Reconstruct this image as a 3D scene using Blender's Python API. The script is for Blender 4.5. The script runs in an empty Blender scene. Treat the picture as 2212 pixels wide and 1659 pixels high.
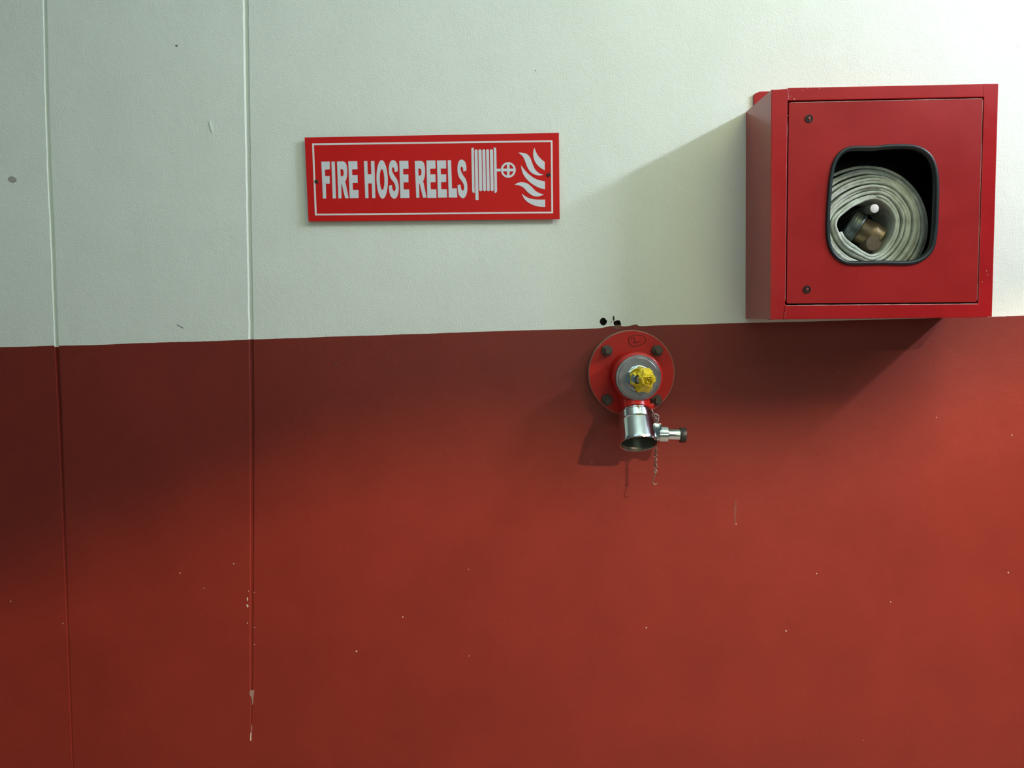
import bpy, bmesh, math, random
from mathutils import Vector, Matrix, noise
random.seed(7)
SC = bpy.context.scene
COL = SC.collection
PI = math.pi

# ------------------------------------------------------------------ camera
IW, IH = 2212.0, 1659.0
CX, CY = IW / 2, IH / 2
F = 1700.0                     # focal length in pixels
D = 1.70                       # metres from the lens to the wall
EYE = Vector((0, -D, 1.5))
VPX, VPY, ROLL = 1125.0, 668.0, 0.017
yw = Vector(((VPX - CX) / F, -(VPY - CY) / F, -1)).normalized()
xw = Vector((math.cos(ROLL), math.sin(ROLL), 0))
xw = (xw - yw * xw.dot(yw)).normalized()
zw = xw.cross(yw)
RWC = Matrix((xw, yw, zw))      # camera axes -> world axes

def W(px, py, d=0.0):
    """world point on the plane d metres in front of the wall that the photo shows at (px, py)"""
    r = RWC @ Vector(((px - CX) / F, -(py - CY) / F, -1))
    return EYE + r * ((D - d) / r.y)

def PX(d):                      # metres per photo pixel at that depth
    return (D - d) / F

cam = bpy.data.cameras.new('camera')
cam.sensor_width = 36
cam.lens = F / IW * 36
cam.clip_start = 0.01
co = bpy.data.objects.new('camera', cam)
co.matrix_world = Matrix.Translation(EYE) @ RWC.to_4x4()
COL.objects.link(co)
SC.camera = co

# ------------------------------------------------------------------ materials
def mat(name, col, rough=0.5, metal=0.0, spec=0.5, var=0.0, vscale=8.0, col2=None,
        bumps=(), coat=0.0, rvar=0.0, stretch=None):
    m = bpy.data.materials.new(name)
    m.use_nodes = True
    nt = m.node_tree
    b = nt.nodes['Principled BSDF']
    b.inputs['Roughness'].default_value = rough
    b.inputs['Metallic'].default_value = metal
    b.inputs['Specular IOR Level'].default_value = spec
    b.inputs['Coat Weight'].default_value = coat
    tc = nt.nodes.new('ShaderNodeTexCoord')
    src = tc.outputs['Object']
    if stretch:
        mp = nt.nodes.new('ShaderNodeMapping')
        mp.inputs['Scale'].default_value = stretch
        nt.links.new(src, mp.inputs[0])
        src = mp.outputs[0]
    c1 = tuple(col) + (1,)
    c2 = tuple(col2) + (1,) if col2 else tuple(max(0, c * (1 - var)) for c in col) + (1,)
    if var or col2:
        n = nt.nodes.new('ShaderNodeTexNoise')
        n.inputs['Scale'].default_value = vscale
        n.inputs['Detail'].default_value = 6
        n.inputs['Roughness'].default_value = 0.6
        nt.links.new(src, n.inputs['Vector'])
        r = nt.nodes.new('ShaderNodeValToRGB')
        r.color_ramp.elements[0].position = 0.35
        r.color_ramp.elements[1].position = 0.65
        r.color_ramp.elements[0].color = c2
        r.color_ramp.elements[1].color = c1
        nt.links.new(n.outputs['Fac'], r.inputs[0])
        nt.links.new(r.outputs[0], b.inputs['Base Color'])
        if rvar:
            mr = nt.nodes.new('ShaderNodeMapRange')
            mr.inputs['To Min'].default_value = rough - rvar
            mr.inputs['To Max'].default_value = rough + rvar
            nt.links.new(n.outputs['Fac'], mr.inputs['Value'])
            nt.links.new(mr.outputs[0], b.inputs['Roughness'])
    else:
        b.inputs['Base Color'].default_value = c1
    prev = None
    for (scale, strength, dist, detail) in bumps:
        n = nt.nodes.new('ShaderNodeTexNoise')
        n.inputs['Scale'].default_value = scale
        n.inputs['Detail'].default_value = detail
        nt.links.new(tc.outputs['Object'], n.inputs['Vector'])
        bp = nt.nodes.new('ShaderNodeBump')
        bp.inputs['Strength'].default_value = strength
        bp.inputs['Distance'].default_value = dist
        nt.links.new(n.outputs['Fac'], bp.inputs['Height'])
        if prev:
            nt.links.new(prev.outputs[0], bp.inputs['Normal'])
        prev = bp
    if prev:
        nt.links.new(prev.outputs[0], b.inputs['Normal'])
    m['bsdf'] = b.name
    return m

def add_specks(m, specks, base_scale):
    """small chips of another colour scattered over a painted surface: list of (scale, threshold, colour)"""
    nt = m.node_tree
    b = nt.nodes['Principled BSDF']
    tc = [n for n in nt.nodes if n.type == 'TEX_COORD'][0]
    for (scale, thr, col, seed) in specks:
        src = b.inputs['Base Color'].links[0].from_socket
        mp = nt.nodes.new('ShaderNodeMapping')
        mp.inputs['Location'].default_value = (seed, seed * 1.7, seed * 0.6)
        nt.links.new(tc.outputs['Object'], mp.inputs[0])
        v = nt.nodes.new('ShaderNodeTexVoronoi')
        v.inputs['Scale'].default_value = scale
        nt.links.new(mp.outputs[0], v.inputs['Vector'])
        # only some cells carry a chip
        sep = nt.nodes.new('ShaderNodeSeparateColor')
        nt.links.new(v.outputs['Color'], sep.inputs[0])
        pick = nt.nodes.new('ShaderNodeMath'); pick.operation = 'GREATER_THAN'
        pick.inputs[1].default_value = 0.72
        nt.links.new(sep.outputs[0], pick.inputs[0])
        lt = nt.nodes.new('ShaderNodeMath'); lt.operation = 'LESS_THAN'
        lt.inputs[1].default_value = thr
        nt.links.new(v.outputs['Distance'], lt.inputs[0])
        mul = nt.nodes.new('ShaderNodeMath'); mul.operation = 'MULTIPLY'
        nt.links.new(pick.outputs[0], mul.inputs[0]); nt.links.new(lt.outputs[0], mul.inputs[1])
        mx = nt.nodes.new('ShaderNodeMix'); mx.data_type = 'RGBA'
        nt.links.new(mul.outputs[0], mx.inputs['Factor'])
        nt.links.new(src, mx.inputs['A'])
        mx.inputs['B'].default_value = tuple(col) + (1,)
        nt.links.new(mx.outputs['Result'], b.inputs['Base Color'])

M = {}
M['white'] = mat('white_wall_paint', (0.80, 0.895, 0.835), 0.55, var=0.05, vscale=3.0,
                 bumps=((300, 0.16, 0.004, 2), (75, 0.10, 0.005, 3), (9, 0.10, 0.02, 2)))
add_specks(M['white'], [(13, 0.02, (0.22, 0.23, 0.20), 3.1)], 1)
M['red'] = mat('oxide_red_wall_paint', (0.215, 0.0232, 0.0134), 0.46, spec=0.5, var=0.14, vscale=4.5, rvar=0.05,
               bumps=((300, 0.10, 0.003, 2), (60, 0.05, 0.006, 3), (8, 0.08, 0.02, 2)))
add_specks(M['red'], [(15, 0.022, (0.50, 0.24, 0.17), 1.3), (9, 0.016, (0.10, 0.02, 0.015), 5.2)], 1)
M['plaster'] = mat('bare_plaster', (0.30, 0.27, 0.23), 0.9, var=0.3, vscale=60, bumps=((300, 0.5, 0.003, 3),))
M['chip'] = mat('chipped_plaster', (0.60, 0.52, 0.45), 0.8, var=0.3, vscale=200)
M['greychip'] = mat('grey_filler', (0.33, 0.24, 0.22), 0.7, var=0.3, vscale=120)
M['smear'] = mat('dark_paint_smear', (0.20, 0.055, 0.04), 0.5, var=0.2, vscale=100)
M['scuff'] = mat('dark_scuff', (0.20, 0.22, 0.20), 0.8, var=0.3, vscale=100)
M['cab'] = mat('red_cabinet_paint', (0.40, 0.013, 0.016), 0.20, spec=0.36, var=0.10, vscale=14, rvar=0.05,
               bumps=((22, 0.05, 0.01, 1), (350, 0.05, 0.0008, 2)))
M['door'] = mat('red_door_paint', (0.36, 0.014, 0.015), 0.34, spec=0.26, var=0.16, vscale=9, rvar=0.08,
                bumps=((14, 0.06, 0.012, 1), (350, 0.05, 0.0008, 2)))
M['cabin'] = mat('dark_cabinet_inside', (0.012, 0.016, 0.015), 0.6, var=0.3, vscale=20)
M['worn_lit'] = mat('worn_chip_lit_edge', (0.62, 0.30, 0.28), 0.45, var=0.4, vscale=120)  # colours chipped spots and the highlight strips painted along edges
M['rubber'] = mat('black_rubber', (0.010, 0.020, 0.026), 0.38, var=0.3, vscale=40)
M['lock'] = mat('dark_lock_barrel', (0.012, 0.008, 0.008), 0.45, var=0.3, vscale=200)
M['locktip'] = mat('painted_lock_pin', (0.34, 0.06, 0.06), 0.4, var=0.3, vscale=300)
M['hose'] = mat('canvas_hose', (0.74, 0.82, 0.76), 0.85, col2=(0.46, 0.51, 0.46), vscale=45,
                bumps=((420, 0.35, 0.002, 3), (60, 0.25, 0.004, 3)))
M['ring'] = mat('grey_coupling_ring', (0.12, 0.15, 0.145), 0.42, metal=0.6, var=0.35, vscale=60)
M['brass'] = mat('dull_brass', (0.22, 0.165, 0.085), 0.42, metal=0.75, col2=(0.12, 0.095, 0.06), vscale=50)
M['lug'] = mat('tarnished_brass_lug', (0.15, 0.115, 0.075), 0.5, metal=0.3, var=0.35, vscale=90)
M['peg'] = mat('painted_peg', (0.14, 0.15, 0.14), 0.5, var=0.2, vscale=60)
M['pegend'] = mat('white_peg_end', (0.86, 0.86, 0.88), 0.45, var=0.1, vscale=90)
M['signred'] = mat('red_sign_sheet', (0.60, 0.012, 0.012), 0.40, spec=0.18, var=0.05, vscale=5)
M['signwhite'] = mat('white_sign_vinyl', (0.66, 0.73, 0.79), 0.45, var=0.04, vscale=30)
M['border'] = mat('white_border_vinyl', (0.80, 0.77, 0.79), 0.45, var=0.04, vscale=30)
M['signedge'] = mat('cream_sign_core', (0.45, 0.42, 0.33), 0.6, var=0.2, vscale=100)
M['screw'] = mat('rusty_screw', (0.045, 0.030, 0.024), 0.6, metal=0.3, var=0.5, vscale=300)
M['valvered'] = mat('red_valve_enamel', (0.54, 0.018, 0.014), 0.26, var=0.16, vscale=16, rvar=0.07,
                    bumps=((30, 0.06, 0.006, 2),))
M['flange'] = mat('red_flange_enamel', (0.53, 0.018, 0.013), 0.36, spec=0.35, var=0.2, vscale=18, rvar=0.08,
                  bumps=((40, 0.05, 0.004, 2),))
M['flangeedge'] = mat('worn_flange_rim', (0.40, 0.31, 0.25), 0.5, metal=0.2, var=0.3, vscale=60)
M['bolt'] = mat('weathered_bolt_steel', (0.115, 0.10, 0.082), 0.5, metal=0.35, var=0.4, vscale=140,
                bumps=((200, 0.3, 0.001, 2),))
M['steel'] = mat('dull_steel', (0.31, 0.31, 0.345), 0.34, metal=0.85, col2=(0.22, 0.22, 0.25), vscale=45, rvar=0.08)
M['chrome'] = mat('polished_chrome', (0.69, 0.82, 0.85), 0.13, metal=1.0, var=0.08, vscale=20, rvar=0.04,
                  bumps=((45, 0.05, 0.004, 2),))
M['inside'] = mat('dull_cup_lining', (0.14, 0.16, 0.14), 0.38, metal=0.7, var=0.3, vscale=40)
M['cap'] = mat('black_plastic_cap', (0.022, 0.027, 0.028), 0.42, var=0.2, vscale=60)
M['chain'] = mat('chain_wire', (0.40, 0.37, 0.34), 0.36, metal=0.8, var=0.4, vscale=200)
M['tape'] = mat('yellow_tape', (0.74, 0.60, 0.025), 0.35, var=0.12, vscale=60, bumps=((120, 0.3, 0.003, 2),))
M['ink'] = mat('marker_ink', (0.055, 0.006, 0.008), 0.6, var=0.2, vscale=300)
M['floor'] = mat('bare_concrete_floor', (0.27, 0.25, 0.22), 0.55, var=0.2, vscale=2.0, bumps=((80, 0.2, 0.004, 3),))
M['ceil'] = mat('painted_ceiling', (0.62, 0.64, 0.60), 0.8, var=0.06, vscale=2.0, bumps=((60, 0.2, 0.004, 2),))

# ------------------------------------------------------------------ object helpers
def link(name, me, parent=None, smooth=None, mats=()):
    for m_ in mats:
        me.materials.append(m_)
    o = bpy.data.objects.new(name, me)
    COL.objects.link(o)
    if parent is not None:
        o.parent = parent
        wm = parent_world(parent)
        o.matrix_parent_inverse = wm.inverted()
    return o

def parent_world(p):
    m_ = p.matrix_basis.copy()
    q = p
    while q.parent is not None:
        m_ = q.parent.matrix_basis @ (q.matrix_parent_inverse @ m_)
        q = q.parent
    return m_

def obj(name, bm, m, parent=None, smooth=True, angle=38, recalc=True):
    if recalc:
        bmesh.ops.recalc_face_normals(bm, faces=bm.faces)
    me = bpy.data.meshes.new(name)
    bm.normal_update()
    if smooth:
        lim = math.radians(angle)
        for f in bm.faces:
            f.smooth = True
        for e in bm.edges:
            if len(e.link_faces) == 2 and e.calc_face_angle(0) > lim:
                e.smooth = False
    bm.to_mesh(me)
    bm.free()
    ms = m if isinstance(m, (list, tuple)) else [m]
    return link(name, me, parent, mats=ms)

def empty(name, loc, label, cat, group=None):
    o = bpy.data.objects.new(name, None)
    o.empty_display_size = 0.05
    o.location = loc
    COL.objects.link(o)
    o['label'] = label
    o['category'] = cat
    if group:
        o['group'] = group
    return o

def frame_of(axis):
    a = Vector(axis).normalized()
    u = a.cross(Vector((0, 0, 1)))
    if u.length < 1e-3:
        u = a.cross(Vector((1, 0, 0)))
    u.normalize()
    v = a.cross(u).normalized()
    return a, u, v

def lathe(bm, origin, axis, prof, n=48, rot=0.0, closed=False, mi=0, wob=0.0):
    """revolve [(radius, height), ...] about axis through origin; radius 0 ends close the shape"""
    a, u, v = frame_of(axis)
    rings = []
    for (r, h) in prof:
        if r <= 1e-7:
            rings.append([bm.verts.new(origin + a * h)])
        else:
            ring = []
            for i in range(n):
                t = rot + 2 * PI * i / n
                rr = r
                ring.append(bm.verts.new(origin + a * h + (u * math.cos(t) + v * math.sin(t)) * rr))
            rings.append(ring)
    seq = list(range(len(rings)))
    pairs = list(zip(seq[:-1], seq[1:]))
    if closed:
        pairs.append((seq[-1], seq[0]))
    for i, j in pairs:
        A, B = rings[i], rings[j]
        if len(A) == 1 and len(B) == 1:
            continue
        if len(A) == 1:
            for k in range(n):
                bm.faces.new((A[0], B[k], B[(k + 1) % n])).material_index = mi
        elif len(B) == 1:
            for k in range(n):
                bm.faces.new((A[k], A[(k + 1) % n], B[0])).material_index = mi
        else:
            for k in range(n):
                bm.faces.new((A[k], A[(k + 1) % n], B[(k + 1) % n], B[k])).material_index = mi
    return rings

def tube(bm, pts, r, n=8, closed=False, mi=0, cap=True):
    pts = [Vector(p) for p in pts]
    N = len(pts)
    tang = []
    for i in range(N):
        if closed:
            t = pts[(i + 1) % N] - pts[(i - 1) % N]
        else:
            t = pts[min(i + 1, N - 1)] - pts[max(i - 1, 0)]
        tang.append(t.normalized())
    a, u, v = frame_of(tang[0])
    rings = []
    for i in range(N):
        t = tang[i]
        u = (u - t * u.dot(t)).normalized()
        v = t.cross(u)
        rr = r[i] if isinstance(r, (list, tuple)) else r
        rings.append([bm.verts.new(pts[i] + (u * math.cos(2 * PI * k / n) + v * math.sin(2 * PI * k / n)) * rr) for k in range(n)])
    for i in range(N if closed else N - 1):
        A, B = rings[i], rings[(i + 1) % N]
        off = 0
        if closed and i == N - 1:
            best = 1e9
            for s in range(n):
                dd = (A[0].co - B[s].co).length
                if dd < best:
                    best, off = dd, s
        for k in range(n):
            bm.faces.new((A[k], A[(k + 1) % n], B[(k + 1 + off) % n], B[(k + off) % n])).material_index = mi
    if cap and not closed:
        bm.faces.new(list(reversed(rings[0]))).material_index = mi
        bm.faces.new(rings[-1]).material_index = mi

def catmull(pts, sub=6, closed=True):
    out = []
    n = len(pts)
    rng = range(n) if closed else range(n - 1)
    for i in rng:
        p0 = pts[(i - 1) % n] if closed or i > 0 else pts[i]
        p1 = pts[i]
        p2 = pts[(i + 1) % n]
        p3 = pts[(i + 2) % n] if closed or i + 2 < n else pts[min(i + 1, n - 1)]
        for s in range(sub):
            t = s / sub
            out.append(tuple(0.5 * ((2 * b) + (-a + c) * t + (2 * a - 5 * b + 4 * c - d_) * t * t + (-a + 3 * b - 3 * c + d_) * t ** 3)
                             for a, b, c, d_ in zip(p0, p1, p2, p3)))
    if not closed:
        out.append(tuple(pts[-1]))
    return out

def plate(bm, loops, place, t0, t1, mi=0, mi_side=None):
    """flat plate with holes: loops of 2-D points (outer first), place(x, y, depth) -> world"""
    cu = bpy.data.curves.new('tmp', 'CURVE')
    cu.dimensions = '2D'
    cu.fill_mode = 'BOTH'
    S = 0.001
    for lp in loops:
        sp = cu.splines.new('POLY')
        sp.points.add(len(lp) - 1)
        for i, p in enumerate(lp):
            sp.points[i].co = (p[0] * S, p[1] * S, 0, 1)
        sp.use_cyclic_u = True
    o = bpy.data.objects.new('tmp', cu)
    me = bpy.data.meshes.new_from_object(o)
    base = [(v.co.x / S, v.co.y / S) for v in me.vertices]
    polys = [tuple(p.vertices) for p in me.polygons]
    bpy.data.objects.remove(o)
    bpy.data.curves.remove(cu)
    bpy.data.meshes.remove(me)
    # merge coincident points
    key, mp, uniq = {}, [], []
    for p in base:
        k = (round(p[0], 3), round(p[1], 3))
        if k not in key:
            key[k] = len(uniq)
            uniq.append(p)
        mp.append(key[k])
    front = [bm.verts.new(place(p[0], p[1], t1)) for p in uniq]
    back = [bm.verts.new(place(p[0], p[1], t0)) for p in uniq]
    cnt = {}
    for p in polys:
        q = [mp[i] for i in p]
        if len(set(q)) < 3:
            continue
        try:
            bm.faces.new([front[i] for i in q]).material_index = mi
            bm.faces.new([back[i] for i in reversed(q)]).material_index = mi
        except ValueError:
            continue
        for a, b in zip(q, q[1:] + q[:1]):
            k = (min(a, b), max(a, b))
            cnt.setdefault(k, []).append((a, b))
    for k, l in cnt.items():
        if len(l) == 1:
            a, b = l[0]
            bm.faces.new((front[a], back[a], back[b], front[b])).material_index = mi if mi_side is None else mi_side

def quad_box(bm, F4, B4, mi=0):
    """box from four front corners and four back corners (same order)"""
    f = [bm.verts.new(p) for p in F4]
    b = [bm.verts.new(p) for p in B4]
    fs = [bm.faces.new(f), bm.faces.new(list(reversed(b)))]
    for i in range(4):
        fs.append(bm.faces.new((f[i], b[i], b[(i + 1) % 4], f[(i + 1) % 4])))
    for q in fs:
        q.material_index = mi
    return fs

def bevel(bm, w, seg=2, ang=40):
    bm.normal_update()
    es = [e for e in bm.edges if len(e.link_faces) == 2 and e.calc_face_angle(0) > math.radians(ang)]
    bmesh.ops.bevel(bm, geom=es, offset=w, segments=seg, affect='EDGES', profile=0.6)

def evaluated(o):
    dg = bpy.context.evaluated_depsgraph_get()
    return bpy.data.meshes.new_from_object(o.evaluated_get(dg))

# ------------------------------------------------------------------ wall
X0, X1, ZT = -2.4, 3.4, 3.0
LINE = [(-700, 772), (-200, 756), (0, 750), (60, 748.5), (120, 747), (200, 745.5), (300, 741), (420, 738), (540, 733.5), (700, 728),
        (860, 722.5), (1020, 717), (1200, 712), (1262, 710.5), (1290, 709.5), (1300, 708.5), (1316, 705), (1324, 704), (1340, 705), (1352, 705),
        (1362, 703.5), (1370, 701.5), (1376, 700.8), (1378, 703), (1382, 705), (1440, 702.5), (1520, 700), (1605, 697.5),
        (1760, 694), (1900, 690), (2040, 686.5), (2142, 684.5), (2212, 682), (2500, 674), (3600, 640)]
def line_y(px):
    for (a, ya), (b, yb) in zip(LINE[:-1], LINE[1:]):
        if a <= px <= b:
            return ya + (yb - ya) * (px - a) / (b - a)
    return LINE[0][1] if px < LINE[0][0] else LINE[-1][1]
pts = []
px = -560.0
while px < 3500:
    y = line_y(px) + 0.8 * noise.noise((px * 0.015, 3.3, 0)) + 0.35 * noise.noise((px * 0.11, 7.1, 0))
    pts.append(W(px, y, 0))
    px += 3.0 if 1250 < px < 1420 else (6.0 if -40 < px < 2250 else 30)
bm = bmesh.new()
pts = [p for p in pts if X0 < p.x < X1]
cols = [Vector((X0, 0, pts[0].z))] + pts + [Vector((X1, 0, pts[-1].z))]
T = 0.14
rows = []
for c in cols:
    rows.append([bm.verts.new((c.x, 0, 0)), bm.verts.new((c.x, 0, c.z)), bm.verts.new((c.x, 0, ZT)),
                 bm.verts.new((c.x, T, 0)), bm.verts.new((c.x, T, ZT))])
for A, B in zip(rows[:-1], rows[1:]):
    bm.faces.new((A[0], B[0], B[1], A[1])).material_index = 1
    bm.faces.new((A[1], B[1], B[2], A[2])).material_index = 0
    bm.faces.new((A[2], B[2], B[4], A[4])).material_index = 0
    bm.faces.new((A[3], A[4], B[4], B[3])).material_index = 0
    bm.faces.new((A[0], A[3], B[3], B[0])).material_index = 1
bm.faces.new((rows[0][0], rows[0][1], rows[0][2], rows[0][4], rows[0][3]))
r_ = rows[-1]
bm.faces.new((r_[0], r_[3], r_[4], r_[2], r_[1]))
wall = obj('wall_back', bm, [M['white'], M['red'], M['plaster']], smooth=False)
wall['kind'] = 'structure'
wall['label'] = 'plastered wall painted pale green white above and oxide red below'

cutters = []
def groove(path, width, depth, seed, flat):
    """carve a hand-tooled joint down the wall; path of photo pixels, width/depth per point (mm)"""
    b = bmesh.new()
    secs = []
    n = 140
    ys = [p[1] for p in path]
    for i in range(n + 1):
        y = ys[0] + (ys[-1] - ys[0]) * i / n
        for k in range(len(path) - 1):
            if path[k][1] <= y <= path[k + 1][1]:
                t = (y - path[k][1]) / (path[k + 1][1] - path[k][1])
                x = path[k][0] + (path[k + 1][0] - path[k][0]) * t
                w = (width[k] + (width[k + 1] - width[k]) * t) * 0.001
                dp = (depth[k] + (depth[k + 1] - depth[k]) * t) * 0.001
        c = W(x, y, 0)
        jl = noise.noise((seed, y * 0.035, 0)) * 0.0012 + noise.noise((seed, y * 0.13, 4)) * 0.0006
        jr = noise.noise((seed + 9, y * 0.03, 0)) * 0.0008
        prof = [(-w / 2 + jl - .0002, -0.01), (-w / 2 + jl, 0.0), (-w * flat + jl * .6, dp), (w * flat + jr, dp * 0.95), (w / 2 + jr, 0.0), (w / 2 + jr + .0002, -0.01)]
        secs.append([b.verts.new((c.x + px_, py_, c.z)) for px_, py_ in prof])
    for A, B in zip(secs[:-1], secs[1:]):
        for k in range(6):
            b.faces.new((A[k], A[(k + 1) % 6], B[(k + 1) % 6], B[k]))
    b.faces.new(secs[0]); b.faces.new(list(reversed(secs[-1])))
    c = obj('cut', b, [M['white'], M['red'], M['plaster']], smooth=False)
    cutters.append(c)
groove([(84, -780), (97, 0), (101, 200), (107, 380), (113, 500), (122, 740), (130, 900), (136, 1060), (146, 1350), (157, 1650), (162, 1800)],
       [9, 9, 9.5, 10, 10.5, 10, 10, 8, 6, 5, 4], [6, 6, 6, 6, 6.5, 6.5, 5.5, 4, 2.2, 1.6, .8], 1.0, 0.30)
groove([(523, -780), (530.5, 0), (534, 220), (538, 470), (542, 700), (544.5, 900), (544, 1150), (543, 1350), (543, 1500), (542, 1600)],
       [12, 12, 12, 11, 11, 10, 9.5, 9, 7, 3], [4.5, 4.5, 4.5, 4.2, 4, 3.6, 3.2, 2.6, 1.6, .4], 5.0, 0.22)
def hole(px, py, rx, ry, depth, seed):
    b = bmesh.new()
    c = W(px, py, 0)
    n = 22
    fr, bk = [], []
    for i in range(n):
        t = 2 * PI * i / n
        k = 1 + 0.28 * noise.noise((seed + math.cos(t) * 1.7, math.sin(t) * 1.7, seed))
        fr.append(b.verts.new((c.x + rx * k * math.cos(t), -0.01, c.z + ry * k * math.sin(t))))
        bk.append(b.verts.new((c.x + .85 * rx * math.cos(t), depth, c.z + .85 * ry * math.sin(t))))
    b.faces.new(fr); b.faces.new(list(reversed(bk)))
    for i in range(n):
        q = b.faces.new((fr[i], bk[i], bk[(i + 1) % n], fr[(i + 1) % n]))
    for q in b.faces:
        q.material_index = 2
    cutters.append(obj('cut', b, [M['white'], M['red'], M['plaster']], smooth=False))
hole(1303, 694.5, .0082, .0085, .05, 2.0)
hole(1333.5, 698.5, .0080, .0068, .05, 4.4)
hole(1325.5, 688, .0023, .0062, .006, 6.0)
hole(1320, 695.5, .0012, .0022, .004, 8.0)
for c in cutters:
    md = wall.modifiers.new('cut', 'BOOLEAN')
    md.operation = 'DIFFERENCE'
    md.solver = 'EXACT'
    md.object = c
bpy.context.view_layer.update()
new = evaluated(wall)
wall.modifiers.clear()
wall.data = new
for c in cutters:
    bpy.data.objects.remove(c)
# faces carved by the groove cutter take the paint of the side of the line they lie on
lz = [(p.x, p.z) for p in cols]
def line_z(x):
    for (a, za), (b, zb) in zip(lz[:-1], lz[1:]):
        if a <= x <= b:
            return za + (zb - za) * (x - a) / max(b - a, 1e-9)
    return lz[-1][1]
for p in wall.data.polygons:
    if p.center.y > 0.0003 and p.center.y < 0.02 and abs(p.normal.y) < 0.9999 and p.material_index != 2 and p.center.x < 0:
        p.material_index = 1 if p.center.z < line_z(p.center.x) else 0
    if 0.0003 < p.center.y < 0.02 and p.center.x < 0 and p.material_index == 0 and p.center.z < line_z(p.center.x):
        p.material_index = 1

def blob(name, outline, m, d=0.0006, label=None, smooth_sub=3):
    """thin chip or smear of paint lying on the wall, its outline in photo pixels"""
    b = bmesh.new()
    lp = catmull([tuple(p) for p in outline], smooth_sub)
    plate(b, [lp], lambda x, y, t: W(x, y, t), -0.0005, d)
    o = obj(name, b, m, wall, smooth=False)
    if label:
        o['label'] = label
    return o
blob('paint_chip', [(538.5, 1498), (542, 1490), (547, 1492), (549.5, 1489), (548, 1502), (546, 1520), (544, 1523), (544, 1510)], M['greychip'], label='grey filler patch at the foot of the groove')
blob('paint_chip', [(533, 1292), (535, 1290), (536, 1296), (534.5, 1299)], M['chip'], label='small pale chip beside the groove')
blob('paint_chip', [(532, 1308), (534, 1305), (537, 1309), (535, 1312.5)], M['chip'], label='small pale chip below another beside the groove')
for (x, y, s) in [(534.6, 1346, 1.2), (549.6, 1356, 1.1), (549.5, 1392, 1.0), (537, 1277, .9), (549, 1280, .8), (389, 1238, 1.3), (440, 1271, 1.0), (23, 1299, 1.3),
                  (505, 1218, 1.4), (1396, 1356, 1.4), (1924, 1300, 1.3), (1764, 1239, 1.4), (1698, 1363, 1.5), (870, 1333, 1.3), (136, 1347, 1.2), (770, 1407, 1.8),
                  (2178, 1237, 1.4), (1590, 1132, 1.1), (1013, 1417, 1.0), (2186, 940, 1.2), (1012, 1230, .9), (2041, 1540, .0)]:
    if s > 0:
        k = random.uniform(-.4, .4)
        blob('paint_chip', [(x - s, y - s * .8), (x + s * (.6 + k), y - s * 1.1), (x + s * 1.1, y + s * (.5 + k)), (x - s * .4, y + s * 1.2)], M['chip'], smooth_sub=2)
blob('paint_smear', [(1587, 1085), (1591, 1084), (1590, 1110), (1589, 1132), (1586.5, 1131), (1586, 1108)], M['smear'], .0002, 'dark drip in the red paint')
blob('scuff_mark', [(452, 262), (454.2, 262), (455.5, 273), (459.5, 284), (457.5, 284.5), (453.5, 275)], M['white'], .0016, 'raised nick in the white paint')
blob('scuff_mark', [(378, 99), (381, 96.5), (384, 98), (383.5, 101), (380, 100.8)], M['scuff'], .0003, 'tiny dark speck in the white paint')
blob('scuff_mark', [(383, 701), (396, 708), (395.5, 709.5), (382.5, 702.5)], M['scuff'], .0003, 'thin dark scratch in the white paint')
blob('scuff_mark', [(17, 385), (24, 381), (33, 384), (36, 391), (27, 395), (19, 391)], mat('smudge', (.45, .48, .43), .7, var=.35, vscale=120), .0002, 'grey smudge near the left edge')
blob('scuff_mark', [(722, 785.5), (726, 783.5), (731, 785), (731, 787), (727, 787), (727, 791), (725, 790)], M['smear'], .0008, 'small brown mark in the red paint')
blob('paint_smear', [(1325, 705), (1336, 702), (1343, 704), (1340, 709), (1332, 711.5), (1327, 709)], mat('brown_dust', (.22, .10, .075), .7, var=.3, vscale=150), .0004, 'brown dusty dribble under the drilled hole')

# floor and ceiling of the passage
b = bmesh.new()
quad_box(b, [(X0, 0, 0), (X1, 0, 0), (X1, -4.6, 0), (X0, -4.6, 0)], [(X0, 0, -.1), (X1, 0, -.1), (X1, -4.6, -.1), (X0, -4.6, -.1)])
o = obj('floor', b, M['floor'], smooth=False); o['kind'] = 'structure'; o['label'] = 'bare concrete floor along the painted wall'
b = bmesh.new()
quad_box(b, [(X0, 0, ZT), (X1, 0, ZT), (X1, -4.6, ZT), (X0, -4.6, ZT)], [(X0, 0, ZT + .1), (X1, 0, ZT + .1), (X1, -4.6, ZT + .1), (X0, -4.6, ZT + .1)])
o = obj('ceiling', b, M['ceil'], smooth=False); o['kind'] = 'structure'; o['label'] = 'pale painted ceiling above the wall'

# ------------------------------------------------------------------ sign
SD = 0.0105
S5 = lambda p: (640 + p[0] * 0.13863, 270 + p[1] * 0.13863)
S6 = lambda p: (920 + p[0] * 0.14014, 270 + p[1] * 0.14014)
S3 = lambda p: (1240 + p[0] * 0.12658, 670 + p[1] * 0.12658)
S4 = lambda p: (1260 + p[0] * 0.13867, 830 + p[1] * 0.13867)
S2 = lambda p: (1760 + p[0] * 0.18083, 290 + p[1] * 0.18083)
sign = empty('fire_hose_reel_sign', W(935, 384, 0.0), 'red rectangular wall sign reading FIRE HOSE REELS with white reel and flame symbols', 'sign')
b = bmesh.new()
corn = [(658, 297), (1207.3, 287), (1209, 473.5), (666.5, 478.5)]
lp = []
for i in range(4):
    p, q = corn[i], corn[(i + 1) % 4]
    for k in range(12):
        lp.append((p[0] + (q[0] - p[0]) * k / 12, p[1] + (q[1] - p[1]) * k / 12))
plate(b, [lp], lambda x, y, t: W(x, y, t), SD - .003, SD, 0, 1)
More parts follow.
